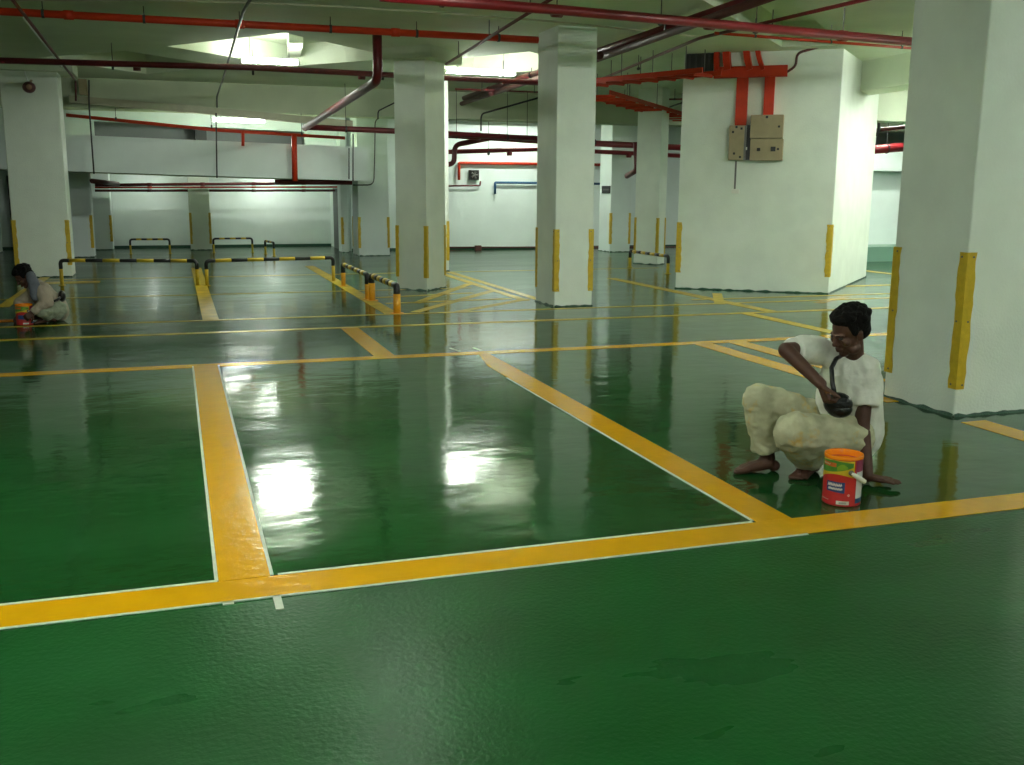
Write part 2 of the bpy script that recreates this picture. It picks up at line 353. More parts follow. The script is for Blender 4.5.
pillar((-4.3, 25.5), X, Y, .46, .5, 'white pillar sliver at the far left edge of the picture', z1=1.8, mt=WALLC, guards=(0, 1, 0, 0), gz=(.3, 1.0))
t = thing('wall_sign', 'small dark plate on the left face of the far pillar', 'sign', (10.08, 23.0, 1.5))
link('plate', box(B(), 10.06, 10.085, 22.82, 23.3, 1.42, 1.6), DARKM, t); link('plate_band', box(B(), 10.05, 10.06, 22.86, 23.2, 1.49, 1.53), STEEL, t)
# ------------------------------------------------------------------ barriers
def barrier(a, b, h, label, r=.03, stripes=7, post=YEL, group='low tube barriers', plates=True, thick=1.0):
    a = V((*a, 0)); b = V((*b, 0)); t = thing('barrier', label, 'barrier', (a+b)/2, group); up = V((0, 0, h)); d = (b-a).normalized(); L = (b-a).length
    q = .10
    for p, s in ((a, 1), (b, -1)):
        link('post', tube(B(), [p, p+V((0, 0, h-q))], r*thick, 12), post, t, True)
        link('elbow', tube(B(), bend([p+V((0, 0, h-q-.03)), p+up, p+up+d*s*(q+.04)], .09, 6), r*1.04, 12), BLACK, t, True)
        link('base_plate', tube(B(), [p, p+V((0, 0, .008))], r*1.9*thick, 12), post, t)
    for k in range(stripes):
        p0 = a+up+d*(q+.03+(L-2*q-.06)*k/stripes); p1 = a+up+d*(q+.03+(L-2*q-.06)*(k+1)/stripes)
        link('rail_stripe', tube(B(), [p0, p1], r, 12), YEL if k % 2 == 0 else BLACK, t, True)
    return t
barrier((-1.71, 16.9), (.28, 16.35), .385, 'striped tube barrier at the left, its left post by the kneeling far worker', r=.028)
barrier((.42, 16.3), (2.42, 16.6), .385, 'striped tube barrier in the middle of the far bay, left of the diagonal barriers', r=.028)
barrier((2.44, 15.7), (2.46, 13.72), .34, 'striped barrier seen end-on behind the nearest orange post', r=.035, post=ORG, thick=1.0)
barrier((2.49, 13.55), (2.52, 12.05), .34, 'nearest striped barrier seen end-on with fat orange posts', r=.04, post=ORG, thick=1.15)
barrier((-1.0, 24.6), (-.15, 24.5), .33, 'distant small barrier under the ramp, left of the lone pillar', r=.022, stripes=5)
barrier((.82, 24.6), (1.70, 24.6), .33, 'distant small barrier under the ramp, right of the lone pillar', r=.022, stripes=5)
barrier((1.94, 23.9), (2.06, 23.1), .30, 'distant small barrier seen end-on to the right under the ramp', r=.025, stripes=3)
barrier((8.50, 18.2), (8.52, 16.6), .32, 'striped barrier with yellow posts left of the core block', r=.03, stripes=7)
# ------------------------------------------------------------------ lamps
def lamp(p, ang, label, L=1.2, group='fluorescent batten lamps', zup=None):
    x, y, z = p; t = thing('fluorescent_lamp', label, 'lamp', (x, y, z), group)
    R = Matrix.Translation((x, y, z)) @ Matrix.Rotation(ang, 4, 'Z')
    bm = B(); box(bm, -L/2, L/2, -.022, .022, .012, .06, R); box(bm, -L/2, -L/2+.03, -.07, .07, -.02, .035, R); box(bm, L/2-.03, L/2, -.07, .07, -.02, .035, R)
    link('housing', bm, FIX, t)
    for s in (-1, 1): link('tube', tube(B(), [R @ V((-L/2+.03, s*.045, 0)), R @ V((L/2-.03, s*.045, 0))], .019, 8), TUBE, t, True)
    zt = (zup or ZC)
    for s in (-L*.33, L*.33): q = R @ V((s, 0, .06)); link('hanger', tube(B(), [q, (q.x, q.y, zt)], .006, 6), STEEL, t)
    return t
lamp((1.50, 16.3, 3.38), 0, 'bright twin tube lamp in the diagonal recess at upper left', L=.88, zup=3.84)
lamp((4.85, 16.3, 3.36), 0, 'bright lamp glowing between the two middle pillars', zup=3.84)
q = aty(239, 121, 22.4); lamp(tuple(q), 0, 'smaller bright lamp above the ramp parapet', L=1.1)
for p, lb in (((1.7, 8.3, 3.4), 'lamp over the front bays, nearest to the big dark red drop pipe'),
              ((11.8, 12.1, 3.3), 'lamp beside the right face of the core block, behind the near pillar'), ((13.3, 12.3, 3.3), 'lamp farther right of the core block'),
              ((15.0, 14.6, 3.0), 'lamp right of the core block rear corner'),
              ((7.9, 23.0, 3.3), 'lamp by the right back wall behind the cross beam'),
              ((14.0, 17.6, 3.3), 'lamp over the far right kerb'), ((1.0, -2.0, 3.4), 'added unseen lamp right behind the photographer'), ((-1.5, 1.0, 3.4), 'added unseen lamp left of the photographer'), ((-.2, 5.0, 3.4), 'added unseen lamp over the left front bay, ahead of the photographer'), ((6.5, -1.0, 3.4), 'added unseen lamp behind the photographer on the right'),  # lamps around the photographer are unseen, added to light pillar and wall faces
              ((8.3, 2.6, 3.4), 'added unseen lamp right of the photographer'), ((11.5, 6.5, 3.4), 'added unseen lamp in the right aisle beyond the near pillar'), ((6.9, 7.25, 3.3), 'lamp in line behind the near pillar, closest to it'), ((10.6, 10.9, 3.3), 'lamp in line behind the near pillar, before the core block corner')):  # photographer's right and right aisle lamps: out of view, added to brighten walls
    lamp(p, 0, lb, L=.34 if p[0] == 1.7 else 1.2)
for x, lb, LL in ((-.6, 'lamp under the ramp lighting the back wall left', .16), (2.3, 'lamp under the ramp lighting the back wall right', .36)): lamp((x, 26.1, 2.02), 0, lb, zup=2.25, L=LL)
# ------------------------------------------------------------------ pipes
def pipe(pts, r, m, label, group=None, name='pipe', hangers=0, z=ZC, couplings=0, rb=.12, cat='pipe', hoff=0):
    pts = [V(p) for p in pts]; c = bend(pts, rb) if len(pts) > 2 else pts
    t = thing(name, label, cat, (pts[0]+pts[-1])/2, group)
    link('pipe_run', tube(B(), c, r, 12), m, t, True)
    A, Z = pts[0], pts[-1]
    for i in range(hangers):
        f = (i+.5)/hangers; p = A.lerp(Z, f); link('hanger_rod', tube(B(), [p+V((0, 0, r*.9)), V((p.x, p.y, z))], .006, 6), DARKM, t)
        d = (Z-A).normalized(); link('hanger_ring', tube(B(), [p-d*.015, p+d*.015], r*1.15, 12), DARKM, t)
    for i in range(couplings):
        f = (i+1)/(couplings+1); p = A.lerp(Z, f); d = (Z-A).normalized(); link('coupling', tube(B(), [p-d*.05, p+d*.05], r*1.22, 12), m, t, True)
    return t
def zline(z, *uv): return [at(u, v, z) for u, v in uv]
pipe([at(-120, 5, 3.36), at(538, 40, 3.36)], .042, REDO, 'bright orange-red pipe running across the top left under the ceiling', hangers=7, couplings=3)
pipe([at(-120, 57, 3.18), at(250, 67.5, 3.18), at(560, 84, 3.18)], .042, RED, 'dark red pipe passing behind the bright recess lamp', hangers=5, couplings=2)
pipe([at(380, -4, 3.2), at(560, 10, 3.2), at(960, 46, 3.2)], .048, REDM, 'thick crimson pipe crossing above the centre pillar to the near right pillar', hangers=6, couplings=3)
pipe([at(715, 33, 3.3), at(935, 50, 3.3)], .017, REDO, 'thin orange-red pipe just below the thick crimson pipe', hangers=3)
pipe([at(790, -14, 3.40), at(594, 53, 3.40), at(430, 110, 3.36)], .05, RED, 'upper one of the two heavy parallel pipes slanting behind the centre pillar', couplings=2, hangers=3)
pipe([at(840, -28, 3.29), at(700, 22, 3.29), at(600, 58, 3.29), at(430, 114, 3.25)], .045, BROWN, 'lower one of the two heavy parallel pipes slanting behind the centre pillar', couplings=2)
a = at(377, 33, 3.4); b = V((a.x, a.y, 3.06)); c = at(305, 128, 2.9)
pipe([a, aty(378, 80, a.y), aty(305, 128, 20.2)], .06, RED, 'dark red pipe dropping from the ceiling then slanting down to the left', couplings=0, rb=.2)
pipe([aty(303, 127, 20.25), aty(393, 131, 20.25), aty(545, 139, 20.25)], .055, RED, 'long dark red pipe below the cross beam from the slanting pipe to the centre pillar', hangers=3)
pipe([aty(420, 133, 20.6), aty(545, 141, 20.6), aty(690, 148, 20.6)], .065, REDM, 'thick crimson pipe high before the right back wall', couplings=4, hangers=4)
pipe([aty(446, 152, 22.5), aty(545, 149, 22.5), aty(685, 156, 22.5)], .05, REDM, 'second crimson pipe lower before the right back wall', couplings=3, hangers=3)
pipe([aty(500, 136, 21.0), aty(455, 145, 21.5), aty(454, 164, 21.5), aty(440, 165, 21.5)], .055, RED, 'short dark red elbow pipe right of the diamond-set pillar')
pipe([aty(636, 142, 19.9), aty(637, 170, 19.9), aty(627, 176, 20.5)], .06, RED, 'short red downpipe beside the pillar behind the right barrier')
pipe([aty(459, 180, 24.5), aty(459, 163, 24.5), aty(620, 165, 24.5)], .035, REDO, 'orange-red conduit with a drop on the back wall', rb=.03)
pipe([aty(495, 194, 24.5), aty(495, 182.5, 24.5), aty(620, 184, 24.5)], .03, BLUE, 'blue conduit with a drop on the back wall', rb=.03)
pipe([aty(440, 186, 24.5), aty(480, 185.5, 24.5), aty(480.5, 181, 24.5)], .02, RED, 'thin dark red conduit low on the back wall beside the diamond-set pillar', rb=.02)
pipe([aty(448, 247.5, 24.45), aty(690, 247, 24.45)], .022, BROWN, 'brown pipe along the foot of the right back wall, upper of the pair')
pipe([aty(448, 251, 24.3), aty(690, 250, 24.3)], .02, RED, 'dark red pipe along the foot of the right back wall, lower of the pair')
t = thing('junction_box', 'small dark box on the pipes at the foot of the back wall', 'box', aty(478, 249, 24.3)); q = aty(478, 249, 24.25)
link('case', box(B(), q.x-.08, q.x+.08, q.y-.05, q.y+.05, q.z-.09, q.z+.09), BROWN, t, bev=.01)
pipe([aty(66, 115, 20.9), aty(215, 130, 20.9), aty(345, 138, 20.9)], .032, REDO, 'orange-red pipe sloping above the ramp parapet', hangers=3, z=2.96)
pipe([aty(294, 135, 20.85), aty(295, 181, 20.85)], .055, REDO, 'thick orange-red riser on the ramp parapet')
pipe([aty(243, 131, 20.88), aty(243, 146, 20.88)], .03, REDO, 'short orange-red stub dropping to the ramp parapet', )
pipe([aty(89, 80, 20.7), aty(89, 104, 20.7), aty(94, 174, 20.7)], .014, DARKM, 'thin black conduit down the left end of the ramp parapet')
pipe([aty(216, 113, 20.7), aty(217, 178, 20.7)], .014, DARKM, 'thin black conduit down the middle of the ramp parapet')
pipe([aty(349, 148, 20.7), aty(349, 179, 20.7)], .012, DARKM, 'thin dark conduit at the right end of the ramp parapet, left of a pair')
pipe([aty(353, 134, 20.7), aty(353, 181, 20.7)], .012, DARKM, 'thin dark conduit at the right end of the ramp parapet, right of a pair')
pipe([aty(353, 185, 22.6), aty(374, 185, 22.6), aty(375, 140, 22.6), aty(375, 118, 22.6), aty(395, 117, 22.6)], .012, DARKM, 'dark conduit bent across the pillar at the end of the parapet', rb=.15)
for k, (v0, v1, m_, r_) in enumerate(((185, 183, RED, .035), (187.5, 186, REDO, .022), (190.5, 189.5, RED, .03))):
    pipe([aty(95, v0, 25.4+k*.2), aty(352, v1+(1 if k else 0), 25.4+k*.2)], r_, m_, ['top', 'middle', 'bottom'][k]+' red pipe of the three under the ramp before the lit back wall', couplings=4)
pipe([aty(275, 182, 21.4), aty(352, 182.5, 21.4)], .05, RED, 'dark red pipe under the right end of the ramp parapet')
pipe([aty(92, 181, 22.4), aty(118, 184, 24.4)], .05, BROWN, 'brown pipe stub under the left end of the ramp')
# thin diagonal sprinkler pipes
pipe([at(556, -4, 3.3), at(446, 64, 3.3)], .018, BROWN, 'thin brown pipe slanting down to the top of the diamond-set pillar', hangers=3)
pipe([at(252, -4, 3.3), at(243, 12, 3.3), at(222, 82, 3.28), aty(217, 96, 20.8), aty(217, 112, 20.8)], .016, STEEL, 'thin bright pipe slanting across the upper left near the recess lamp', rb=.05)
pipe([at(8, -6, 3.3), at(72, 76, 3.28), aty(75.5, 80, 20.3), aty(76, 101, 20.3)], .018, BROWN, 'thin brown pipe slanting to the left pillar top', rb=.05)
pipe([at(25, 18, 3.42), at(68, 74, 3.42)], .022, FIX, 'pale conduit slanting beside the thin brown pipe at the upper left')
pipe([at(880, -4, 3.3), at(700, 38, 3.3), at(594, 82, 3.3)], .02, RED, 'thin red pipe slanting above the cable tray to the right', hangers=2)
pipe([at(-100, 0, 3.46), at(160, 0, 3.46), at(310, 5, 3.46), at(414, 11, 3.46), at(560, 22, 3.46), at(700, 37, 3.46)], .012, BEIGE, 'thin beige conduit clipped to the ceiling across the top', rb=.3)
pipe([aty(378, 119, 20.5), aty(378, 111, 20.5), at(420, 90, 3.3)], .014, DARKM, 'thin dark bent pipe behind the slanting red pipe')
pipe([aty(481, 131, 20.6), aty(481, 114, 20.6), at(545, 96, 3.25)], .018, DARKM, 'thin black bent pipe left of the centre pillar')
pipe([at(455, 89, 3.3), at(560, 93, 3.3)], .015, RED, 'thin dark red pipe between the middle pillars', hangers=2)
pipe([at(600, 100, 3.3), at(700, 99, 3.3)], .018, RED, 'thin dark red pipe left of the core block behind the cable tray', hangers=2)
pipe([at(655, 112, 3.2), at(690, 100, 3.2)], .016, DARKM, 'thin black pipe slanting behind the cable tray')
pipe([aty(868, 150, 17.8), aty(905, 147, 17.8)], .09, REDM, 'crimson pipe seen in the gap right of the core block', hangers=1)
pipe([aty(868, 131, 17.0), aty(905, 127, 17.0)], .04, RED, 'thin red pipe in the gap right of the core block')
pipe([aty(868, 121, 16.9), aty(905, 115, 16.9)], .03, DARKM, 'black pipe in the gap right of the core block')
pipe([aty(879, 112, 16.9), aty(879, 131, 16.9), aty(876, 136, 16.9)], .03, DARKM, 'short black vertical pipe in the gap right of the core block')
# beige cable duct with end piece before the beam
t = thing('cable_duct', 'beige cable duct along the foot of the left cross beam', 'duct', aty(150, 102, 20.85))
a = aty(70, 99, 20.85); b = aty(214, 111, 20.85); c = aty(352, 124, 20.85)
bm = B()
for p, q_ in ((a, b), (b, c)):
    slopebox(bm, p.x, q_.x, 20.75, 20.97, p.z-.07, p.z+.06, q_.z-.07, q_.z+.06)
link('duct_run', bm, BEIGE, t)
q = aty(83, 88, 20.8); link('end_box', box(B(), q.x-.07, q.x+.07, 20.78, 20.97, q.z-.12, q.z+.16), PANEL, t)
# ------------------------------------------------------------------ cable trays
def ladder(p, q, w, label, rungs, h=.07, zc=ZC, rods=0, m=REDO, group=None):
    p, q = V(p), V(q); d = (q-p).normalized(); s = V((-d.y, d.x, 0)).normalized()*w/2
    t = thing('cable_tray', label, 'cable tray', (p+q)/2, group)
    for sg in (1, -1):
        bm = B(); A = p+s*sg; Z = q+s*sg; n = s.normalized()*.012
        vs = [bm.verts.new(x) for x in (A-n, A+n, Z+n, Z-n, A-n+V((0, 0, h)), A+n+V((0, 0, h)), Z+n+V((0, 0, h)), Z-n+V((0, 0, h)))]
        for f in ((0, 1, 2, 3), (4, 7, 6, 5), (0, 4, 5, 1), (1, 5, 6, 2), (2, 6, 7, 3), (3, 7, 4, 0)): bm.faces.new([vs[i] for i in f])
        link('side_rail', bm, m, t)
    bm = B()
    for i in range(rungs):
        c0 = p.lerp(q, (i+.5)/rungs); tube(bm, [c0-s, c0+s], .028, 8)
    link('rungs', bm, m, t)
    for i in range(rods):
        for sg in (1, -1):
            c0 = p.lerp(q, (i+.5)/rods)+s*sg; link('hanger_rod', tube(B(), [c0, V((c0.x, c0.y, zc))], .007, 6), STEEL, t)
    return t
ladder(at(712, 74, 3.12), at(560, 88, 3.12), .45, 'orange-red cable tray running left from the core block', 9, rods=5)
ladder(at(594, 95, 3.05), at(700, 124, 3.05), .55, 'orange-red ladder tray receding behind the first tray', 13, rods=4)
# block-face frame: corner (9.17,12.68), face direction (-.8,.6), outward normal (-.6,-.8)
BC = V((9.17, 12.68, 0)); BD = V((-.80, .60, 0)); BN = V((-.60, -.80, 0))
def onblock(u, v, off=0):
    d = ray(u, v); o = BC+BN*off; k = (o-EYE).dot(BN)/d.dot(BN); return EYE+d*k
def fbox(bm, u0, v0, u1, v1, dep, off=0.):
    a = onblock(u0, v0, dep+off); b = onblock(u1, v1, dep+off); s0 = (a-BC).dot(BD); s1 = (b-BC).dot(BD)
    s0, s1 = min(s0, s1), max(s0, s1); z0, z1 = min(a.z, b.z), max(a.z, b.z)
    M4 = Matrix(((BD.x, BN.x, 0, BC.x), (BD.y, BN.y, 0, BC.y), (0, 0, 1, 0), (0, 0, 0, 1)))
    return box(bm, s0, s1, off+.001, off+dep, z0, z1, M4)
t = thing('cable_trunking', 'orange-red cable trunking on the core block face with drops to the boxes', 'cable trunking', onblock(745, 70, .05))
link('main_duct', fbox(B(), 714, 67, 787, 76, .10), REDO, t)
link('drop_duct', fbox(B(), 737, 75, 746, 126, .08), REDO, t)
link('drop_duct', fbox(B(), 765, 75, 773, 116, .08), REDO, t)
for (u0, v0, u1, v1, w) in ((746, 44, 750, 70, .06), (757, 46, 763, 70, .045), (727, 44, 728, 70, .07), (718, 44, 717, 70, .05)):
    link('feed_duct', tube(B(), bend([onblock(u0, v0, .08), onblock((u0+u1)/2-1, (v0+v1)/2, .08), onblock(u1, v1, .08)], .1), w, 4), REDO, t)
pipe([onblock(787, 72, .08), onblock(796, 66, .08), onblock(797, 53, .1), onblock(830, 44, .1)], .018, BROWN, 'brown conduit curving up from the trunking on the core block', rb=.12)
t = thing('switch_box', 'narrow tan electrical box left of the larger one on the core block', 'electrical box', onblock(736, 142, .1))
cv = link('cover', fbox(B(), 729.5, 125.5, 743, 160, .13), PANEL, t, bev=.006)
link('side_strip', fbox(B(), 743.2, 125.5, 745, 160, .10), STEEL, t)
for u, v in ((733, 132), (734, 153.5), (741.5, 128.5), (740, 157), (736.5, 127)): link('screw', fbox(B(), u-1, v-1.1, u+1, v+1.1, .006, .131), BLACK, cv)
t = thing('cable_spine', 'dark cable strip between the two tan electrical boxes', 'cable strip', onblock(747, 142, .05))
link('backing', fbox(B(), 745.3, 125, 750.2, 160, .05), BLACK, t); link('label_tab', fbox(B(), 745, 147, 747, 150, .01, .052), PLAST, t)
t = thing('distribution_box', 'larger tan electrical box in two doors on the core block', 'electrical box', onblock(767, 138, .1))
ud = link('upper_door', fbox(B(), 751, 115, 782.5, 138, .17), PANEL, t, bev=.006)
ld = link('lower_door', fbox(B(), 750.5, 138.8, 782, 160.5, .17), PANEL, t, bev=.006)
for u, v, s in ((758.5, 149.5, 1.6), (773, 149, 2.3), (778, 149, 1), (779, 126.5, 1), (767, 117, 1.2)): link('knob', fbox(B(), u-s, v-s, u+s, v+s, .012, .171), BLACK, ld if v > 138 else ud)
t = thing('wall_socket', 'small white socket on the core block below the electrical boxes', 'socket', onblock(735, 191, .05))
link('plate', fbox(B(), 731.5, 189, 739, 193.5, .04), PLAST, t, bev=.005); link('wire', fbox(B(), 735.1, 161, 735.6, 189, .01), STEEL, t)
t = thing('wall_louvre', 'dark opening high on the left of the core block beside the trunking', 'vent', onblock(700, 60, .02))
link('panel', fbox(B(), 686, 43, 713, 73, .03), BLACK, t)
bm = B()
for k in range(4): fbox(bm, 689+k*6.5, 45, 689.8+k*6.5, 71, .008, .031)
link('slats', bm, DARKM, t)
# back wall fan box
t = thing('vent_fan', 'small square black fan on the back wall', 'fan', aty(474, 175, 24.55)); q = aty(474.5, 175, 24.5)
link('housing', box(B(), q.x-.12, q.x+.12, 24.5, 24.6, q.z-.12, q.z+.12), BLACK, t)
bm = B()
for k in range(5):
    an = k*2*PI/5; tube(bm, [V((q.x, 24.49, q.z)), V((q.x+.09*math.cos(an), 24.49, q.z+.09*math.sin(an)))], [.012, .03], 6)
link('blade', bm, STEEL, t)
# surveillance camera
c = V((*at(30, 277).xy, 0)); cz = aty(30, 88, 18.5)
t = thing('surveillance_camera', 'small dome camera on the big left pillar', 'camera', cz)
link('mount', tube(B(), [V((cz.x+.03, 18.5, cz.z+.12)), V((cz.x+.01, 18.42, cz.z+.05))], .02, 8), PANEL, t, True)
bm = B(); ell(bm, (cz.x, 18.38, cz.z), (.1, .1, .09)); dm = link('dome', bm, BROWN, t, True)
bm = B(); ell(bm, (cz.x+.01, 18.30, cz.z), (.045, .04, .045)); link('lens', bm, mat('tan lens cover', (.35, .2, .12), .2), dm, True)
link('conduit', tube(B(), [V((cz.x-.02, 18.47, cz.z+.1)), V((cz.x-.1, 18.47, 3.49))], .012, 6), FIX, t)
# extra free hanger rods / wires seen high up are parts of trays; small pipe clip things
# ------------------------------------------------------------------ bodies
def fuse(bm, name, m, parent, voxel=.006, it=6, fac=.5, disp=0, dscale=9, aniso=None):
    bmesh.ops.recalc_face_normals(bm, faces=bm.faces)
    me = bpy.data.meshes.new(name); bm.to_mesh(me); bm.free(); o = bpy.data.objects.new(name, me); COL.objects.link(o)
    r = o.modifiers.new('r', 'REMESH'); r.mode = 'VOXEL'; r.voxel_size = voxel; r.use_smooth_shade = True
    s = o.modifiers.new('s', 'SMOOTH'); s.iterations = it; s.factor = fac
    dg = bpy.context.evaluated_depsgraph_get(); m2 = bpy.data.meshes.new_from_object(o.evaluated_get(dg)); o.modifiers.clear(); o.data = m2
    m2.materials.clear(); m2.materials.append(m)
    if disp:
        nr = [v.normal.copy() for v in m2.vertices]
        for v, nn in zip(m2.vertices, nr):
            p = v.co*dscale
            if aniso: p = V((p.x*aniso[0], p.y*aniso[1], p.z*aniso[2]))
            k = noise.noise(p); k2 = noise.noise(p*2.3+V((5, 1, 2))); rd = 1-abs(noise.noise(p*1.1+V((9, 9, 9))))*2.2
            v.co += nn*disp*(.7*k+.35*k2+.5*rd*.6)
    for p in m2.polygons: p.use_smooth = True
    o.name = name; o.parent = parent; o.matrix_parent_inverse = Matrix.Translation(parent.location).inverted()
    return o
def limb(bm, pts, rs, flat=None, n=18):
    """tapered chain with round joints"""
    pts = [V(p) for p in pts]; out = []; rr = []
    for (a, ra), (c, rc) in zip(zip(pts, rs), zip(pts[1:], rs[1:])):
        tube(bm, [a, a.lerp(c, .5), c], [ra, (ra+rc)/2, rc], n, flat=flat)
    for p, r in zip(pts, rs):
        if flat:
            f = flat[0].normalized(); s, t_ = frame(f); R3 = Matrix((f, s, t_)).transposed(); ell(bm, p, (r*flat[1], r, r), R3)
        else: ell(bm, p, r)
def hand(bm, wrist, fwd, up, side, curl, sc=1., spread=.1):
    """fwd: wrist->knuckles, up: back of hand, side=+1 thumb on the (fwd x up) side"""
    f = fwd.normalized(); u = (up-f*up.dot(f)).normalized(); s = f.cross(u)*side
    k = wrist+f*.085*sc
    for j in (-.028, -.010, .009, .027):
        limb(bm, [wrist+f*.005+s*j*.55, k+s*j], [.0155*sc, .0125*sc], n=10)
    lens = {0.027: .066, .009: .076, -.010: .071, -.028: .056}
    for j, L in lens.items():
        p = k+s*j*sc; d = (f+s*(j/.027)*spread).normalized(); uu = u; pts = [p]; a = 0
        for q, fr in enumerate((.45, .31, .24)):
            a += curl*(.9 if q == 0 else 1.1); dd = (d*math.cos(a)-uu*math.sin(a)).normalized(); pts.append(pts[-1]+dd*L*fr*sc)
        limb(bm, pts, [.0095*sc, .009*sc, .0082*sc, .007*sc], n=10)
    b0 = wrist+f*.028*sc+s*.022*sc; d1 = (f*.6+s*.8-u*.15).normalized(); d2 = (f*.9+s*.35-u*curl*.5).normalized()
    limb(bm, [b0, b0+d1*.038*sc, b0+d1*.038*sc+d2*.03*sc, b0+d1*.038*sc+d2*.052*sc], [.015*sc, .0115*sc, .0105*sc, .008*sc], n=10)
def foot(bm, ank, fwd, sc=1., side=1):
    f = V((fwd.x, fwd.y, 0)).normalized(); s = V((-f.y, f.x, 0))*side; z0 = 0
    ell(bm, V((ank.x, ank.y, .032))-f*.035*sc, (.034*sc, .034*sc, .032))
    limb(bm, [ank, V((ank.x, ank.y, .045))+f*.03], [.036*sc, .036*sc])
    base = V((ank.x, ank.y, 0))
    for j, w in ((-.022, .024), (0, .026), (.022, .026)):
        limb(bm, [base+f*.0+s*j*.6+V((0, 0, .045)), base+f*.085*sc+s*j+V((0, 0, .032)), base+f*.135*sc+s*j*1.2+V((0, 0, .02))], [w*1.1, w, .018], n=12)
    for j, L, r in ((-.036, .155, .0085), (-.019, .172, .009), (-.002, .182, .0095), (.014, .188, .010), (.033, .190, .0145)):
        limb(bm, [base+f*.13*sc+s*j+V((0, 0, .018)), base+f*L*sc+s*(j*1.05)+V((0, 0, .011))], [r*1.15, r], n=10)
def head(bm, hb, eb, c, fwd, up, sc=1.):
    f = fwd.normalized(); u = (up-f*up.dot(f)).normalized(); s = f.cross(u); R3 = Matrix((s, f, u)).transposed()
    P = lambda x, y, z: c+(s*x+f*y+u*z)*sc
    E = lambda b, p, r: ell(b, P(*p), tuple(q*sc for q in r), R3, 22)
    E(bm, (0, -.012, .032), (.072, .092, .082)); E(bm, (0, .018, -.03), (.060, .066, .078)); E(bm, (0, .055, -.093), (.026, .022, .02))
    for q in (-1, 1):
        E(bm, (q*.040, .058, -.022), (.024, .022, .022)); E(bm, (q*.044, .02, -.075), (.022, .036, .026)); E(bm, (q*.075, -.004, -.006), (.010, .018, .030))
        E(bm, (q*.078, -.008, .008), (.012, .012, .014)); E(bm, (q*.012, .092, -.032), (.009, .010, .008))
        E(eb, (q*.030, .0765, .004), (.0135, .010, .008))
        limb(bm, [P(q*.014, .082, .016), P(q*.044, .070, .018)], [.0085*sc, .007*sc], n=10)
        limb(hb, [P(q*.014, .090, .020), P(q*.046, .074, .021)], [.0042*sc, .003*sc], n=8)
        E(bm, (q*.030, .079, -.0035), (.016, .006, .005))
    limb(bm, [P(0, .078, .012), P(0, .098, -.026)], [.009*sc, .0125*sc], n=12)
    limb(bm, [P(-.020, .080, -.058), P(0, .088, -.056), P(.020, .080, -.058)], [.005*sc, .007*sc, .005*sc], n=10)
    limb(bm, [P(-.018, .080, -.067), P(0, .087, -.068), P(.018, .080, -.067)], [.005*sc, .0075*sc, .005*sc], n=10)
    E(hb, (0, -.030, .050), (.083, .096, .080)); E(hb, (0, -.055, .0), (.072, .060, .062)); E(hb, (0, .026, .088), (.062, .054, .034))
    for q in (-1, 1): E(hb, (q*.066, .006, .030), (.014, .030, .034))
    for i in range(60):
        a = random.uniform(0, 2*PI); e = random.uniform(.25, 1.4); e = max(e, .55) if math.sin(a) > 0 else e; rr = V((math.cos(a)*math.cos(e)*.083, math.sin(a)*math.cos(e)*.098-.022, math.sin(e)*.080+.048))
        ell(hb, P(*rr), random.uniform(.016, .022)*sc, seg=10)
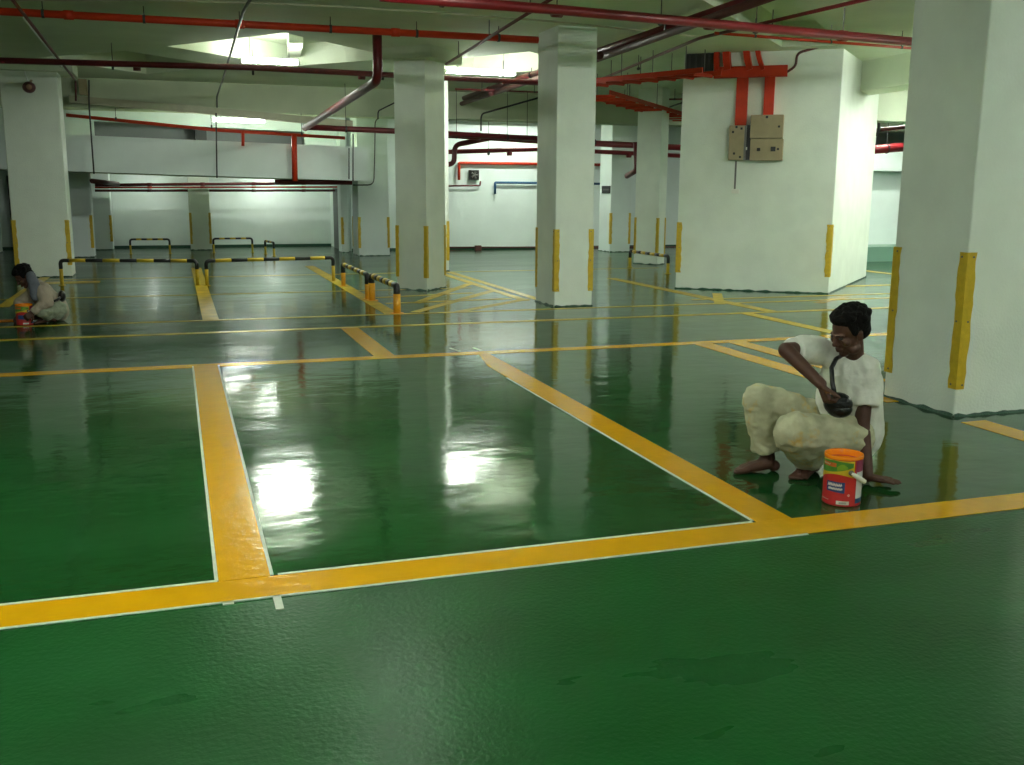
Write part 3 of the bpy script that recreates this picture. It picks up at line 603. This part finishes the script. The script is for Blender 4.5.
def person(J, label, sm, tm, root_loc, undershirt=None):
    t = thing('person', label, 'person', root_loc)
    bd, hb, eb, sh, tr = B(), B(), B(), B(), B()
    g = J
    head(bd, hb, eb, g['head'], g['hf'], g['hu'], g.get('hs', 1))
    # skin body
    side = (g['shL']-g['shR']).normalized(); chest = g['neck'].lerp(g['pel'], .33); up = (g['neck']-g['pel']).normalized(); fr = side.cross(up).normalized()
    mid = g['neck'].lerp(g['pel'], .68)
    limb(bd, [g['head']-g['hu']*.06-g['hf']*.02, g['neck']], [.052, .056])
    limb(bd, [g['neck']-up*.03, chest, mid, g['pel']], [.075, .12, .115, .12], flat=(fr, .7))
    for k in ('L', 'R'):
        limb(bd, [g['neck']-up*.05, g['sh'+k]], [.06, .048]); limb(bd, [g['sh'+k], g['el'+k], g['wr'+k]], g.get('ar', [.05, .04, .027]))
        limb(bd, [g['hip'+k], g['kn'+k], g['an'+k]], [.075, .055, .038]); foot(bd, g['an'+k], g['ft'+k], side=1 if k == 'R' else -1)
        hand(bd, g['wr'+k], *g['hd'+k])
    fuse(bd, 'body', SKIN, t, .0048, 3, .5)
    # shirt: torso plus sleeves
    fl_ = (fr, .72)
    limb(sh, [g['neck']-up*.045, g['neck']-up*.10, chest, mid, g['pel']+up*g.get('hem', .0)], [.085, .135, .165, .175, .195], flat=fl_, n=28)
    for k in ('L', 'R'):
        s0 = g['sh'+k]; limb(sh, [g['neck']-up*.055, s0], [.062, .068]); e = s0.lerp(g['el'+k], g['sl'+k]);
        ra, rb = g.get('sr'+k, (.072, .070)); tube(sh, [s0, s0.lerp(e, .5), e], [ra, (ra+rb)/2, rb], 20)
        if g['sl'+k] >= 1: w = g['el'+k].lerp(g['wr'+k], .85); limb(sh, [g['el'+k], w], [rb, .042])
    fuse(sh, 'shirt', sm, t, .0065, 9, .5, disp=.013, dscale=11, aniso=(1.1, 1.1, .6))
    # trousers
    for k in ('L', 'R'):
        ca = g['kn'+k].lerp(g['an'+k], .86); r1, r2, r3 = g.get('tr'+k, (.105, .082, .062))
        limb(tr, [g['pel']+(g['hip'+k]-g['pel'])*.5, g['hip'+k]], [.13, r1*1.1]); limb(tr, [g['hip'+k], g['hip'+k].lerp(g['kn'+k], .5), g['kn'+k]], [r1*1.05, r1, r2])
        tube(tr, [g['kn'+k], g['kn'+k].lerp(ca, .5), ca], [r2, (r2+r3)/2, r3], 20); 
    limb(tr, [g['hipL'], g['pel'], g['hipR']], [.125, .13, .125])
    fuse(tr, 'trousers', tm, t, .0065, 10, .5, disp=.013, dscale=13, aniso=(1, 1, 1.5))
    fuse(hb, 'hair', HAIR, t, .004, 10, .5, disp=.003, dscale=90); link('eyes', eb, EYEM, t, True)
    return t
# --- near worker
R_ = V((.80, -.60, 0)); F_ = V((.60, .80, 0)); UP = V((0, 0, 1))
def onfloor(v, z): return V((v.x, v.y, z))
J = dict(head=hd(849, 332, 5.39), hf=(-R_*.70-F_*.58-UP*.36), hu=(UP*.95-F_*.22-R_*.14), hs=1.03,
         neck=hd(853, 356, 5.48), pel=hd(846, 434, 5.64),
         shL=hd(866, 368, 5.52), elL=hd(862, 424, 5.46), wrL=hd(868, 478, 5.39),
         shR=hd(820, 350, 5.50), elR=hd(786, 350, 5.24), wrR=hd(821, 384, 5.12),
         hipL=hd(850, 437, 5.50), knL=hd(795, 433, 5.25), anL=hd(812, 462, 5.50),
         hipR=hd(832, 424, 5.66), knR=hd(759, 399, 5.42), anR=hd(768, 459, 5.46),
         slL=.66, slR=.78, srL=(.075, .082), srR=(.078, .070), trL=(.110, .108, .095), trR=(.094, .088, .078), hem=.02, ar=[.05, .040, .028],
         ftR=(-R_*.92-F_*.45), ftL=(-R_*.35-F_*.95),
         hdL=((R_*.9-F_*.25), UP*1.0, -1, .05), hdR=((-UP*.75-F_*.15+R_*.35), (-R_*.8-UP*.3-F_*.5), -1, 1.05))
J['wrL'] = onfloor(J['wrL'], .035); J['anR'] = onfloor(J['anR'], .075); J['anL'] = onfloor(J['anL'], .075)
person(J, 'squatting person in white T-shirt and paint-stained pale trousers, one hand on the floor', SHIRT, TROU, V((3.2, 4.5, 0)))
# pouch worn on a strap
t = thing('shoulder_pouch', 'shiny black pouch on a black strap across the near worker', 'bag', hd(838, 404, 5.22)); q = hd(838, 404, 5.24)
bm = B(); R3 = Matrix((R_, F_, UP)).transposed(); ell(bm, q, (.072, .055, .060), R3, 24); ell(bm, q-UP*.025+R_*.008, (.064, .058, .045), R3, 24); link('pouch', bm, BAGM, t, True)
bm = B(); pts = [q-F_*.043+(R_*math.cos(a)*.055+UP*math.sin(a)*.045)+F_*(.012) for a in [k*PI/12 for k in range(1, 12)]]; tube(bm, pts, .0025, 6); link('zip', bm, STEEL, t)
bm = B(); tube(bm, [hd(841, 356, 5.41), hd(836, 359, 5.33), hd(831.5, 368, 5.28), hd(832.5, 384, 5.24), hd(835, 396, 5.22)], .012, 10, flat=(F_, .3)); link('strap', bm, BAGM, t, True)
# --- paint tins
def tin_label_mat(z0, h):
    return None
def tin(c, r, h, label, rz, detail=True):
    c = V(c); t = thing('paint_tin', label, 'paint tin', c)
    P = lambda ang, z, o=0: V((c.x+(r+o)*math.cos(rz+ang), c.y+(r+o)*math.sin(rz+ang), z))
    bm = B(); lathe(bm, [(0, .002), (r*.985, .002), (r*1.015, .004), (r*1.015, .012), (r, .016), (r, h-.018), (r*1.02, h-.014), (r*1.02, h-.002), (r*1.0, h), (r*.955, h-.003), (r*.955, h-.03), (r*.94, h-.03), (r*.94, .01), (0, .01)], 48, c)
    link('can', bm, mat('red tin print', (.48, .02, .02), .35), t, True)
    bm = B(); lathe(bm, [(0, h-.034), (r*.95, h-.034)], 40, c); bmesh.ops.remove_doubles(bm, verts=bm.verts, dist=1e-5); link('wet_paint', bm, WETP, t)
    bm = B(); lathe(bm, [(r*.952, h-.05), (r*.952, h-.003), (r*1.0, h+.002), (r*1.024, h-.002), (r*1.024, h-.014)], 48, c); link('paint_rim', bm, WETP, t, True)
    def patch(name, a0, a1, z0f, z1f, col, o=.0012, n=14, rough=.35):
        bm = B(); lo, hi = [], []
        for i in range(n+1):
            f = i/n; a = a0+(a1-a0)*f; za = z0f(f) if callable(z0f) else z0f; zb = z1f(f) if callable(z1f) else z1f
            lo.append(bm.verts.new(P(a, za, o))); hi.append(bm.verts.new(P(a, zb, o)))
        for i in range(n): bm.faces.new((lo[i], lo[i+1], hi[i+1], hi[i]))
        return link(name, bm, mat('print', col, rough), t, True)
    # angle 0 faces the camera, negative = image left, positive = image right
    yl = lambda f: h*(.52+.10*math.sin(f*3.1)+.06*f)
    patch('yellow_print', -1.5, .62, yl, h-.018, (.60, .42, .02))
    patch('green_print', -1.5, .55, lambda f: h*(.66+.14*f*f), lambda f: h-.019-(.02*abs(f-.5)), (.06, .22, .03), .0016)
    patch('leaf_print', -.3, .25, lambda f: h*(.72+.05*f), lambda f: h*(.80+.06*math.sin(f*3.1)), (.18, .34, .02), .002)
    patch('orange_print', -1.25, -.35, h*.79, h*.87, (.55, .12, .02), .002)
    patch('blue_badge', -.85, .15, lambda f: h*(.30-.02*f), lambda f: h*(.50-.0*f), (.02, .06, .20), .002)
    if detail:
        bm = B()
        xs = [-.75+.085*k for k in range(10)]
        for row, (zc, am) in enumerate(((.44, .03), (.36, .022))):
            for k in range(9):
                a = xs[k]+.03*row; tube(bm, [P(a, h*(zc-am), .003), P(a+.035, h*(zc+am), .003), P(a+.06, h*(zc-am*.4), .003)], .0026, 5)
        link('lettering', bm, PLAST, t)
        bm = B()
        for k in range(5): tube(bm, [P(-1.15+k*.1, h*.82, .003), P(-1.11+k*.1, h*.845, .003)], .0025, 5)
        for k in range(6): tube(bm, [P(-1.2+k*.09, h*.12, .003), P(-1.15+k*.09, h*.12, .003)], .002, 5)
        link('small_print', bm, mat('pale print', (.6, .45, .35), .5), t)
        patch('hazard_diamond', .30, .44, lambda f: h*(.245-.03*(1-abs(2*f-1))), lambda f: h*(.245+.03*(1-abs(2*f-1))), (.75, .7, .65), .002)
        patch('hazard_mark', .34, .40, h*.235, h*.255, (.5, .05, .03), .0026)
    patch('white_box', -.25, .42, h*.05, h*.125, (.70, .68, .60), .002)
    patch('barcode', -.1, .28, h*.065, h*.105, (.35, .42, .38), .0026)
    patch('magenta_print', .72, 1.5, h*.70, h-.018, (.28, .03, .10))
    patch('white_print', .78, 1.5, h*.17, h*.70, (.60, .62, .62)); patch('navy_print', .78, 1.5, h*.07, h*.17, (.02, .08, .18))
    # wire handle with plastic grip hanging to the right
    a = P(.42, h*.70, .004); ea = P(1.2, h*.50, .02)
    hg = link('handle_grip', tube(B(), [a, a.lerp(ea, .5)+(a-c).normalized()*.0, ea], [.010, .012, .012], 10, flat=(UP, 1.0)), PLAST, t, True)
    link('handle_pivot', tube(B(), [P(.42, h*.70, 0), P(.42, h*.70, .010)], .013, 12), STEEL, hg, True)
    return t
tc = at(841, 496, 0)
tin((3.035, 3.985, 0), .090, .248, 'open red and yellow-green paint tin with wet orange paint by the near worker', math.atan2(-3.985, -3.035))
tin((-1.635, 12.15, 0), .088, .225, 'small distant paint tin in front of the far worker', math.atan2(-12.15, 1.68), detail=False)
sp = at(7, 321); bm = B(); pts = [(sp.x+.16*math.cos(a)*(1+.2*math.sin(3*a)), sp.y+.1*math.sin(a)) for a in [k*2*PI/24 for k in range(24)]]
prism(bm, pts, .002, .006); tag(link('paint_puddle', bm, WETP), 'orange wet paint patch on the floor left of the distant tin', 'paint')
# --- far worker
r2 = V((.995, .12, 0)); f2 = V((-.12, .99, 0))
def h2(u, v, dD=0): return hd(u, v, 12.35+dD)
J2 = dict(head=h2(24, 277, -.05), hf=(-r2*.80-f2*.25-UP*.62), hu=(UP*.72-r2*.62-f2*.2), hs=1.0,
          neck=h2(34, 285, .0), pel=h2(54, 307, .12),
          shL=h2(38, 289, .2), elL=h2(20, 303, .22), wrL=h2(19, 314, .10),
          shR=h2(42, 288, -.17), elR=h2(47, 302, -.25), wrR=h2(33, 312, -.25),
          hipL=h2(54, 309, .2), knL=h2(34, 306, .22), anL=h2(40, 317, .2),
          hipR=h2(55, 309, .02), knR=h2(42, 309, -.2), anR=h2(51, 317, -.03),
          slL=1.0, slR=1.0, srL=(.075, .062), srR=(.08, .066), trL=(.10, .085, .07), trR=(.10, .088, .07), hem=.02,
          ftR=(-r2-f2*.3), ftL=(-r2-f2*.2), hdL=((-UP*.6-r2*.5), (-r2+UP*.2), 1, .9), hdR=((-UP*.6-r2*.7), (-f2+UP*.2), -1, .8))
J2['anR'].z = .075; J2['anL'].z = .075
person(J2, 'distant person crouching in a beige shirt, bent over a paint tin at the left edge', JACK, TROU2, V((-1.4, 12.4, 0)))
pt = [o for o in COL.objects if o.get('category') == 'person'][-1]
bm = B(); limb(bm, [h2(31, 276, -.12), h2(34, 284, -.20), h2(35, 297, -.20)], [.05, .06, .045]); fuse(bm, 'scarf', GREYC, pt, .008, 5, .5, disp=.006, dscale=20)
q = h2(62, 296, .0); t = thing('waist_bag', 'black bag on the lower back of the far worker', 'bag', q)
bm = B(); ell(bm, q, (.042, .08, .065), None, 20); link('pouch', bm, BAGM, t, True)
link('belt', tube(B(), [q, h2(57, 300, -.17), h2(49, 303, -.2)], .014, 8), BAGM, t, True)
# ------------------------------------------------------------------ world
w = bpy.data.worlds.new('world'); S.world = w; w.use_nodes = True; w.node_tree.nodes['Background'].inputs[0].default_value = (.5, .55, .5, 1); w.node_tree.nodes['Background'].inputs[1].default_value = .1
